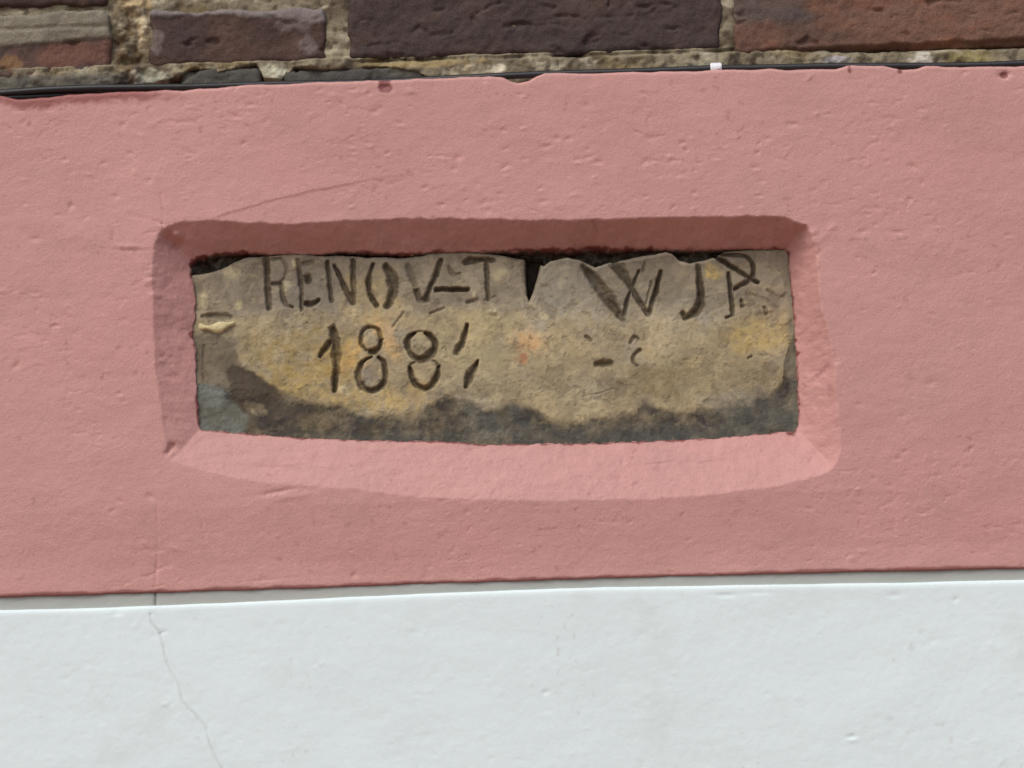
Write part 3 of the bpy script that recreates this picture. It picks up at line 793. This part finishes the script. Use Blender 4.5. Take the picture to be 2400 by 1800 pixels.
fz = np.concatenate([np.linspace(ZB0 - 0.03, ZB0 + 0.012, 60)])
X, Z = np.meshgrid(lines(-0.312, 0.312, 0.0012, -HALF, HALF), fz)
Yf = 0.0008 + 0.0003 * fbm(X, Z, 0.02, 3, 231) + 0.00012 * fbm(X, Z, 0.004, 3, 232)
dck = seg_dist(X, Z, wpts([(364, 1386), (366, 1402), (363, 1425)], 0.004))
Yf += 0.0012 * np.exp(-(dck / 0.0007) ** 2)
Cf = np.broadcast_to(np.array((0.41, 0.43, 0.395)), X.shape + (3,)).copy()
Cf *= (1 + 0.07 * fbm(X, Z, 0.04, 4, 233, sx=4))[..., None]
Cf = lerp3(Cf, (0.40, 0.37, 0.29), sstep(0.1, 0.6, fbm(X, Z, 0.08, 3, 234, sx=5)) * 0.45)
Cf = lerp3(Cf, (0.14, 0.13, 0.12), np.exp(-(dck / 0.0006) ** 2) * 0.7)
fil = grid_object('recessed_fillet', X, Yf, Z, Cf, M_WHITE, white)
fil['label'] = 'narrow grey painted strip between the pink band and the white wall'

# ------------------------------------------------------------------ brick wall above
bw = empty('brick_wall', (0, 0, 0))
tag(bw, 'dark red brown brick wall with crumbling mortar above the pink band', 'wall')
BD = 0.012                            # plane of the brick faces


def W1(px, py, d=BD):
    x, z = wall(px, py, d)
    return float(x), float(z)


def brick(x0, x1, z0, z1, seed, cols, step=0.001, depth=BD, rough=1.0, smear=None, cracks=None, name='brick'):
    m = 0.002
    n_x = max(4, int((x1 - x0 + 2 * m) / step)); n_z = max(4, int((z1 - z0 + 2 * m) / step))
    gx = np.linspace(x0 - m, x1 + m, n_x); gz = np.linspace(z0 - m, z1 + m, n_z)
    X, Z = np.meshgrid(gx, gz)
    wx = 0.0032 * fbm(X, Z, 0.025, 5, seed, gain=0.6) * rough; wz = 0.0026 * fbm(X, Z, 0.022, 5, seed + 1, gain=0.6) * rough
    cx, cz, hx, hz, r = (x0 + x1) / 2, (z0 + z1) / 2, (x1 - x0) / 2, (z1 - z0) / 2, 0.004
    qx = np.abs(X + wx - cx) - hx + r; qz = np.abs(Z + wz - cz) - hz + r
    sd = np.hypot(np.maximum(qx, 0), np.maximum(qz, 0)) + np.minimum(np.maximum(qx, qz), 0) - r
    e = np.clip(1 + sd / 0.0035, 0, 1)
    Y = depth + 0.0035 * (1 - np.sqrt(np.clip(1 - e ** 2, 0, 1))) + np.where(sd > 0, np.clip(sd * 10, 0, 0.03), 0)
    tilt = rng.normal(0, 0.006, 2)
    Y = Y + (X - cx) * tilt[0] * 0.3 + (Z - cz) * tilt[1]
    Y += 0.0013 * fbm(X, Z, 0.026, 5, seed + 2, gain=0.6) * rough + 0.00075 * fbm(X, Z, 0.007, 4, seed + 3, gain=0.6)
    pit = fbm(X, Z, 0.011, 3, seed + 4, sx=2.0)
    Y += 0.0022 * sstep(0.42, 0.75, pit) * rough
    C = np.broadcast_to(np.array(cols[0]), X.shape + (3,)).copy()
    C = lerp3(C, cols[1], sstep(-0.15, 0.45, fbm(X, Z, 0.05, 4, seed + 5, sx=1.6)))
    C = lerp3(C, cols[2], sstep(0.05, 0.5, fbm(X, Z, 0.02, 4, seed + 6, sx=1.5)) * 0.8)
    C *= (1 + 0.16 * fbm(X, Z, 0.008, 4, seed + 7))[..., None]
    if smear is not None:
        Y, C = smear(X, Y, Z, C)
    if cracks:
        for pts, w, dpt in cracks:
            d = seg_dist(X + 0.001 * fbm(X, Z, 0.008, 3, seed + 9), Z + 0.001 * fbm(X, Z, 0.008, 3, seed + 10), wpts(pts, depth), widths=[w * PX * 0.5] * len(pts))
            Y += dpt * MM * sstep(1.5, 0.2, d + 1.0 * fbm(X, Z, 0.007, 4, seed + 11)) * np.clip(0.40 + 0.9 * fbm(X, Z, 0.012, 3, seed + 12), 0, 1.0)
    Y[0, :] = Y[-1, :] = depth + 0.05
    Y[:, 0] = Y[:, -1] = depth + 0.05
    return grid_object(name, X, Y, Z, C, M_BRICK, bw)


def B(r, g, b):
    return srgb(r, g, b, 1.18)


DARK = (B(66, 55, 52), B(56, 50, 49), B(76, 61, 55))
BROWN = (B(71, 55, 49), B(64, 52, 49), B(82, 64, 55))
RED = (B(96, 71, 59), B(85, 66, 57), B(110, 76, 60))
PURPLE = (B(75, 61, 56), B(86, 63, 54), B(67, 58, 56))
SLATE = (B(76, 74, 68), B(70, 68, 64), B(86, 82, 72))

zt_c = W1(520, 30)[1]; zb_c = W1(560, 152)[1]
# the four bricks of the lowest full course, and what shows of their neighbours
def smear_A(X, Y, Z, C):
    za = W1(120, 100)[1]; zg = W1(120, 66)[1]
    m = sstep(-0.0012, 0.0012, Z - za + 0.0020 * fbm(X, Z, 0.03, 4, 301) - 0.05 * (X - W1(120, 100)[0]))
    Y = Y - 0.0014 * m + 0.0012 * np.exp(-((Z - zg + 0.0006 * fbm(X, Z, 0.03, 3, 302)) / 0.0012) ** 2)
    C = lerp3(C, B(122, 116, 100), m * 0.95)
    C = lerp3(C, B(104, 98, 86), m * sstep(0.0, 0.5, fbm(X, Z, 0.02, 4, 303, sx=2)) * 0.8)
    red = sstep(0.3, -0.3, np.hypot((X - W1(170, 128)[0]) / 0.030, (Z - W1(170, 128)[1]) / 0.008) - 1 + 0.5 * fbm(X, Z, 0.015, 4, 304))
    C = lerp3(C, B(106, 74, 62), red * 0.75 * (1 - m))
    och = sstep(0.3, -0.3, np.hypot((X - W1(25, 150)[0]) / 0.007, (Z - W1(25, 150)[1]) / 0.005) - 1 + 0.5 * fbm(X, Z, 0.01, 4, 305))
    C = lerp3(C, B(128, 98, 66), och * 0.7)
    zl = W1(120, 176)[1]
    C = lerp3(C, B(88, 82, 74), sstep(0.002, -0.001, Z - zl + 0.002 * fbm(X, Z, 0.015, 3, 306)) * 0.7)
    return Y, C


def smear_B(X, Y, Z, C):
    top = sstep(-0.001, 0.001, Z - W1(470, 34)[1] + 0.003 * fbm(X, Z, 0.012, 4, 311) + 0.12 * np.maximum(X - W1(520, 0)[0], 0))
    Y = Y - 0.001 * top
    C = lerp3(C, B(128, 122, 118), top * 0.7)
    for px, py, rx, rz in ((700, 40, .012, .006), (722, 105, .005, .004), (360, 95, .005, .006)):
        x0, z0 = W1(px, py)
        m = sstep(0.5, -0.3, np.hypot((X - x0) / rx, (Z - z0) / rz) - 1 + 0.8 * fbm(X, Z, 0.008, 4, 312))
        C = lerp3(C, B(116, 104, 100), m * 0.6)
    return Y, C


def smear_D(X, Y, Z, C):
    m = sstep(0.02, 0.10, X - W1(1760, 60)[0] + 0.03 * fbm(X, Z, 0.03, 4, 321))
    C2 = lerp3(lerp3(C, B(112, 84, 70), m * 0.75), B(126, 84, 66), m * sstep(0.0, 0.5, fbm(X, Z, 0.02, 4, 322, sx=2)) * 0.6)
    C2 = lerp3(C2, B(78, 74, 72), sstep(0.01, 0.0, X - W1(1880, 30)[0] + 0.02 * fbm(X, Z, 0.02, 3, 323)) * sstep(-0.002, 0.006, Z - W1(1800, 60)[1]) * 0.6)
    zb = W1(2160, 100)[1] + (X - W1(2160, 100)[0]) * 0.02
    mm = sstep(0.001, -0.002, Z - zb + 0.001 * fbm(X, Z, 0.012, 3, 324)) * sstep(-0.01, 0.03, X - W1(1850, 0)[0])
    return Y + 0.004 * mm, C2


xa1, xb0, xb1, xc0, xc1, xd0 = W1(258, 120)[0], W1(352, 90)[0], W1(764, 70)[0], W1(816, 70)[0], W1(1690, 60)[0], W1(1724, 60)[0]
brick(xa1 - 0.225, xa1, W1(130, 186)[1], W1(130, 27)[1], 400, PURPLE, 0.0009, smear=smear_A)
brick(xb0, xb1, W1(560, 151)[1], W1(560, 20)[1], 420, BROWN, 0.0009, smear=smear_B, cracks=[([(745, 8), (720, 6)], 8, 2.0), ([(714, 102), (718, 110)], 12, 2.0)])
brick(xc0, xc1, W1(1250, 128)[1], W1(1250, -22)[1], 440, DARK, 0.0009, cracks=[
    ([(1120, 30), (1160, 12), (1175, 5)], 9, 2.5), ([(970, 76), (985, 62), (1010, 82), (1060, 78)], 12, 2.6), ([(1090, 66), (1120, 58), (1105, 40)], 12, 2.4), ([(1185, 60), (1215, 52), (1260, 60), (1330, 56)], 7, 2.2),
    ([(1330, 36), (1370, 42), (1440, 40), (1480, 36)], 7, 2.2), ([(1425, 12), (1428, 2)], 8, 2.2), ([(1265, 12), (1300, 18)], 10, 2.0), ([(1440, 80), (1480, 84)], 8, 1.6), ([(850, 108), (930, 100), (990, 112)], 8, 1.8), ([(1200, 10), (1225, 6)], 10, 2.0), ([(1560, 70), (1600, 64), (1630, 74)], 8, 1.6)])
brick(xd0, xd0 + 0.222, W1(2060, 116)[1], W1(2060, -30)[1], 460, RED, 0.0009, smear=smear_D, cracks=[
    ([(2030, 24), (2065, 22)], 8, 1.8), ([(2090, 40), (2110, 36)], 5, 1.2), ([(2340, 44), (2385, 28)], 10, 2.2), ([(2165, 45), (2175, 70)], 4, .8), ([(1890, 60), (1930, 38)], 7, 1.6), ([(2235, 92), (2260, 88)], 9, 2.4), ([(2300, 70), (2330, 74)], 6, 1.6), ([(1730, 55), (1745, 50)], 8, 1.6)])
brick(xa1 - 0.20, xa1 - 0.001, W1(130, 15)[1], W1(130, 15)[1] + 0.036, 480, BROWN, 0.0012)
brick(W1(418, 170)[0], W1(618, 170)[0], W1(560, 166)[1] - 0.040, W1(520, 160)[1], 500, SLATE, 0.0012, depth=BD - 0.001)
brick(W1(660, 170)[0], W1(1000, 170)[0], W1(560, 166)[1] - 0.040, W1(830, 160)[1], 520, SLATE, 0.0012, depth=BD - 0.001)
# the same bond goes on beyond the picture
zc0, zc1 = W1(1250, 128)[1], W1(1250, -22)[1]
x = xa1 - 0.225 - 0.012
k = 0
pal = (BROWN, PURPLE, DARK, RED)
while x > -HALF + 0.25:
    brick(x - 0.215, x, zc0, zc1, 600 + k, pal[k % 4], 0.003); x -= 0.227; k += 1
x = xd0 + 0.222 + 0.012
while x < HALF - 0.25:
    brick(x, x + 0.215, zc0, zc1, 600 + k, pal[k % 4], 0.003); x += 0.227; k += 1
zc = W1(130, 15)[1]
for c in range(5):
    z0 = zc + c * 0.047
    x = xa1 - 0.20 - 0.011 if c == 0 else -HALF + 0.08 + 0.11 * (c % 2)
    if c == 0:
        while x > -HALF + 0.25:
            brick(x - 0.2, x, z0, z0 + 0.036, 700 + k, pal[(k * 3 + 1) % 4], 0.003); x -= 0.211; k += 1
        x = xa1 + 0.012
        z0 = max(z0, zc1 + 0.008)
    while x < HALF - 0.25:
        ln = 0.205 + 0.02 * math.sin(k * 1.7)
        brick(x, x + ln, z0 + 0.001, z0 + 0.037, 700 + k, pal[(k * 7 + c) % 4], 0.003); x += ln + 0.011; k += 1

# mortar sheet
zrow = lines(W1(1200, 240)[1], W1(1200, -25)[1], 0.0008, ZT0 - 0.05, 3.4, grow=1.35, maxstep=0.010)
xcol = lines(-0.312, 0.312, 0.0008, -HALF, HALF)
X, Z = np.meshgrid(xcol, zrow)
n_a, n_b, n_c = fbm(X, Z, 0.02, 5, 801, sx=1.6), fbm(X, Z, 0.007, 4, 802), fbm(X, Z, 0.05, 3, 803)
Ym = BD + 0.0035 + 0.0022 * n_a + 0.0012 * n_b
# the bed under the course swells out over the lower bricks
zbed = W1(560, 162)[1]
bed_lo = wpts([(-50, 222), (120, 214), (250, 208), (330, 200), (400, 188), (450, 165), (480, 162), (510, 170), (600, 152), (620, 188), (660, 190), (690, 160), (780, 166), (900, 160), (980, 172), (1010, 188), (1100, 200), (2500, 190)], BD)
lo = np.interp(xcol, bed_lo[:, 0], bed_lo[:, 1])[None, :] + 0.0010 * fbm(X, Z, 0.010, 4, 804)
zt_bed = zc0 + 0.001
inbed = sstep(0.0015, -0.001, Z - zt_bed) * sstep(-0.0006, 0.0006, Z - lo)
Ym -= 0.0062 * inbed * np.clip(0.75 + 0.5 * fbm(X, Z, 0.015, 4, 805), 0.2, 1.3)
Ym += 0.012 * sstep(0.0006, -0.0006, Z - lo)
xj, zj = W1(306, 100)
jm = np.exp(-((X - xj) / 0.011) ** 4) * (Z > zbed - 0.01)
Ym += jm * (0.0060 * fbm(X, Z, 0.010, 4, 806) + 0.0015)
Ym -= 0.0038 * np.exp(-((X - W1(331, 70)[0]) / 0.0022) ** 2 - ((Z - W1(331, 72)[1]) / 0.006) ** 2)
Ym -= 0.0022 * np.exp(-((X - W1(790, 60)[0]) / 0.0075) ** 4) + 0.0022 * np.exp(-((X - W1(1706, 60)[0]) / 0.005) ** 4)
zslot = zc0 - 0.0007 + 0.0012 * fbm(X, Z, 0.03, 3, 811)
Ym += 0.0065 * np.exp(-((Z - zslot) / 0.0013) ** 2) * np.clip(0.6 + 1.2 * fbm(X, Z, 0.03, 3, 812), 0, 1.2) * sstep(-0.002, 0.004, X - W1(830, 0)[0])
Ym += 0.011 * np.exp(-((Z - zc0 + 0.0014) / 0.0026) ** 2) * sstep(0.0, 0.04, X - W1(1850, 0)[0])
Cm = np.broadcast_to(np.array(B(124, 115, 95)), X.shape + (3,)).copy()
Cm = lerp3(Cm, B(102, 92, 76), sstep(-0.15, 0.35, n_a))
Cm = lerp3(Cm, B(162, 154, 132), sstep(0.15, 0.5, fbm(X, Z, 0.012, 4, 807, sx=1.8)) * 0.8)
Cm = lerp3(Cm, B(76, 66, 54), sstep(0.12, 0.45, n_b) * 0.8)
Cm = lerp3(Cm, B(128, 112, 74), sstep(0.1, 0.5, n_c) * 0.5)
Cm = lerp3(Cm, B(98, 82, 60), jm * sstep(0.25, -0.15, fbm(X, Z, 0.010, 4, 808)) * 0.85)
Cm = lerp3(Cm, B(86, 84, 78), sstep(0.003, -0.001, X - W1(300, 0)[0] + 0.006 * n_a) * sstep(0.002, -0.001, Z - W1(130, 180)[1]) * 0.8)
for px, py, rx, rz, col in ((640, 170, .008, .0045, (186, 184, 160)), (331, 72, .003, .008, (196, 180, 146)), (350, 182, .008, .005, (158, 158, 140)), (318, 2, .01, .003, (178, 160, 124)), (1170, 163, .004, .003, (212, 204, 182)), (2160, 138, .006, .003, (190, 184, 168)),
                            (1960, 142, .007, .002, (168, 166, 168)), (2010, 158, .0, .0, (0, 0, 0)), (820, 125, .006, .003, (176, 166, 136)), (1100, 165, .016, .003, (172, 162, 136)), (1000, 150, .03, .0025, (140, 124, 88)), (2270, 138, .012, .003, (140, 130, 88))):
    if rx == 0: continue
    x0, z0 = W1(px, py)
    Cm = lerp3(Cm, B(*col), sstep(0.4, -0.4, np.hypot((X - x0) / rx, (Z - z0) / rz) - 1 + 0.8 * fbm(X, Z, 0.008, 4, 809)) * 0.85)
Cm *= (1 + 0.14 * fbm(X, Z, 0.004, 3, 810))[..., None]
grid_object('mortar', X, Ym, Z, Cm, M_MORTAR, bw)

bm = bmesh.new()
bmesh.ops.create_cube(bm, size=1.0)
bmesh.ops.scale(bm, vec=(2 * HALF, 0.30, 3.4), verts=bm.verts)
bmesh.ops.translate(bm, vec=(0, 0.25, 1.7), verts=bm.verts)
me = bpy.data.meshes.new('core'); bm.to_mesh(me); bm.free(); me.materials.append(M_CORE)
core = bpy.data.objects.new('core', me); COL.objects.link(core); core.parent = bw

# ------------------------------------------------------------------ black cable and its clip
def tube(name, pts, r, mat, parent=None, n=10):
    """smooth tube through 3-D points"""
    P = np.array(pts, float)
    tt = np.arange(len(P)); t2 = np.linspace(0, len(P) - 1, (len(P) - 1) * 8 + 1)
    Q = np.stack([np.interp(t2, tt, P[:, i]) for i in range(3)], 1)
    for _ in range(6):
        Q[1:-1] = Q[1:-1] * 0.5 + (Q[:-2] + Q[2:]) * 0.25
    bm = bmesh.new(); rings = []
    for i in range(len(Q)):
        d = Q[min(i + 1, len(Q) - 1)] - Q[max(i - 1, 0)]
        d = Vector(d).normalized(); a = d.cross(Vector((0, 0, 1))).normalized(); b = d.cross(a)
        rings.append([bm.verts.new(Vector(Q[i]) + a * (r * math.cos(k * 2 * math.pi / n)) + b * (r * math.sin(k * 2 * math.pi / n))) for k in range(n)])
    for i in range(len(rings) - 1):
        for k in range(n):
            bm.faces.new((rings[i][k], rings[i][(k + 1) % n], rings[i + 1][(k + 1) % n], rings[i + 1][k]))
    bm.faces.new(rings[0]); bm.faces.new(rings[-1][::-1])
    for f in bm.faces: f.smooth = True
    bmesh.ops.recalc_face_normals(bm, faces=bm.faces)
    me = bpy.data.meshes.new(name); bm.to_mesh(me); bm.free(); me.materials.append(mat)
    o = bpy.data.objects.new(name, me); COL.objects.link(o)
    if parent: o.parent = parent
    return o


def P3(px, py, d):
    x, z = wall(px, py, d)
    return (float(x), d, float(z))


cp = [(-1.55, 0.006, P3(0, 222, .006)[2])] + [P3(a, b, c) for a, b, c in (
    (-120, 228, .006), (0, 218, .005), (110, 210, .005), (220, 206, .005), (330, 205, .005), (450, 204, .006), (600, 199, .007), (760, 196, .008), (900, 193, .008), (1060, 184, .006), (1180, 178, .005), (1300, 173, .005), (1420, 170, .005),
    (1540, 166, .005), (1678, 160, .005), (1800, 159, .005), (1920, 156, .005), (2040, 155, .005), (2180, 155, .005), (2300, 153, .005), (2420, 148, .005), (2600, 142, .006))] + [(1.55, 0.006, P3(2600, 140, .006)[2])]
cable = tube('cable', cp, 0.0021, M_CABLE)
tag(cable, 'long black cable lying on the top edge of the pink band', 'cable')
cp2 = [(-1.55, 0.003, P3(0, 236, .003)[2])] + [P3(a, b, c) for a, b, c in ((-120, 232, .006), (0, 229, .006), (90, 226, .007), (180, 219, .009), (280, 215, .012), (360, 213, .02))]
cable2 = tube('cable', cp2, 0.0017, M_CABLE)
tag(cable2, 'short black cable running just under the long one at the left', 'cable')

clip = empty('cable_clip', P3(1678, 160, .005))
tag(clip, 'small white plastic clip holding the black cable', 'cable clip')
cx, cy, cz = P3(1678, 160, .005)
bm = bmesh.new()
prof_pts = []
nseg = 10
outer = [(math.cos(a), math.sin(a)) for a in np.linspace(-math.pi / 2, math.pi / 2, nseg)]
ro, w = 0.0033, 0.0033
ring = [(0.006, -ro)] + [(-ro * c * 0.9, ro * s) for c, s in outer] + [(0.006, ro)]
va = [bm.verts.new((-w, y, z)) for y, z in ring]; vb = [bm.verts.new((w, y, z)) for y, z in ring]
for i in range(len(ring)):
    j = (i + 1) % len(ring)
    bm.faces.new((va[i], va[j], vb[j], vb[i]))
bm.faces.new(va[::-1]); bm.faces.new(vb)
bmesh.ops.recalc_face_normals(bm, faces=bm.faces)
bmesh.ops.bevel(bm, geom=[e for e in bm.edges if len(e.link_faces) == 2 and e.calc_face_angle(0) > 0.9], offset=0.0005, segments=2, affect='EDGES')
me = bpy.data.meshes.new('saddle'); bm.to_mesh(me); bm.free(); me.materials.append(M_CLIP)
o = bpy.data.objects.new('saddle', me); COL.objects.link(o); o.parent = clip
bm = bmesh.new()
bmesh.ops.create_cone(bm, cap_ends=True, segments=14, radius1=0.0014, radius2=0.0011, depth=0.0012)
bmesh.ops.rotate(bm, matrix=Matrix.Rotation(R(90), 3, 'X'), verts=bm.verts)
bmesh.ops.translate(bm, vec=(0.0012, -0.0031, 0.0), verts=bm.verts)
me = bpy.data.meshes.new('nail_head'); bm.to_mesh(me); bm.free(); me.materials.append(M_CLIP)
o = bpy.data.objects.new('nail_head', me); COL.objects.link(o); o.parent = clip
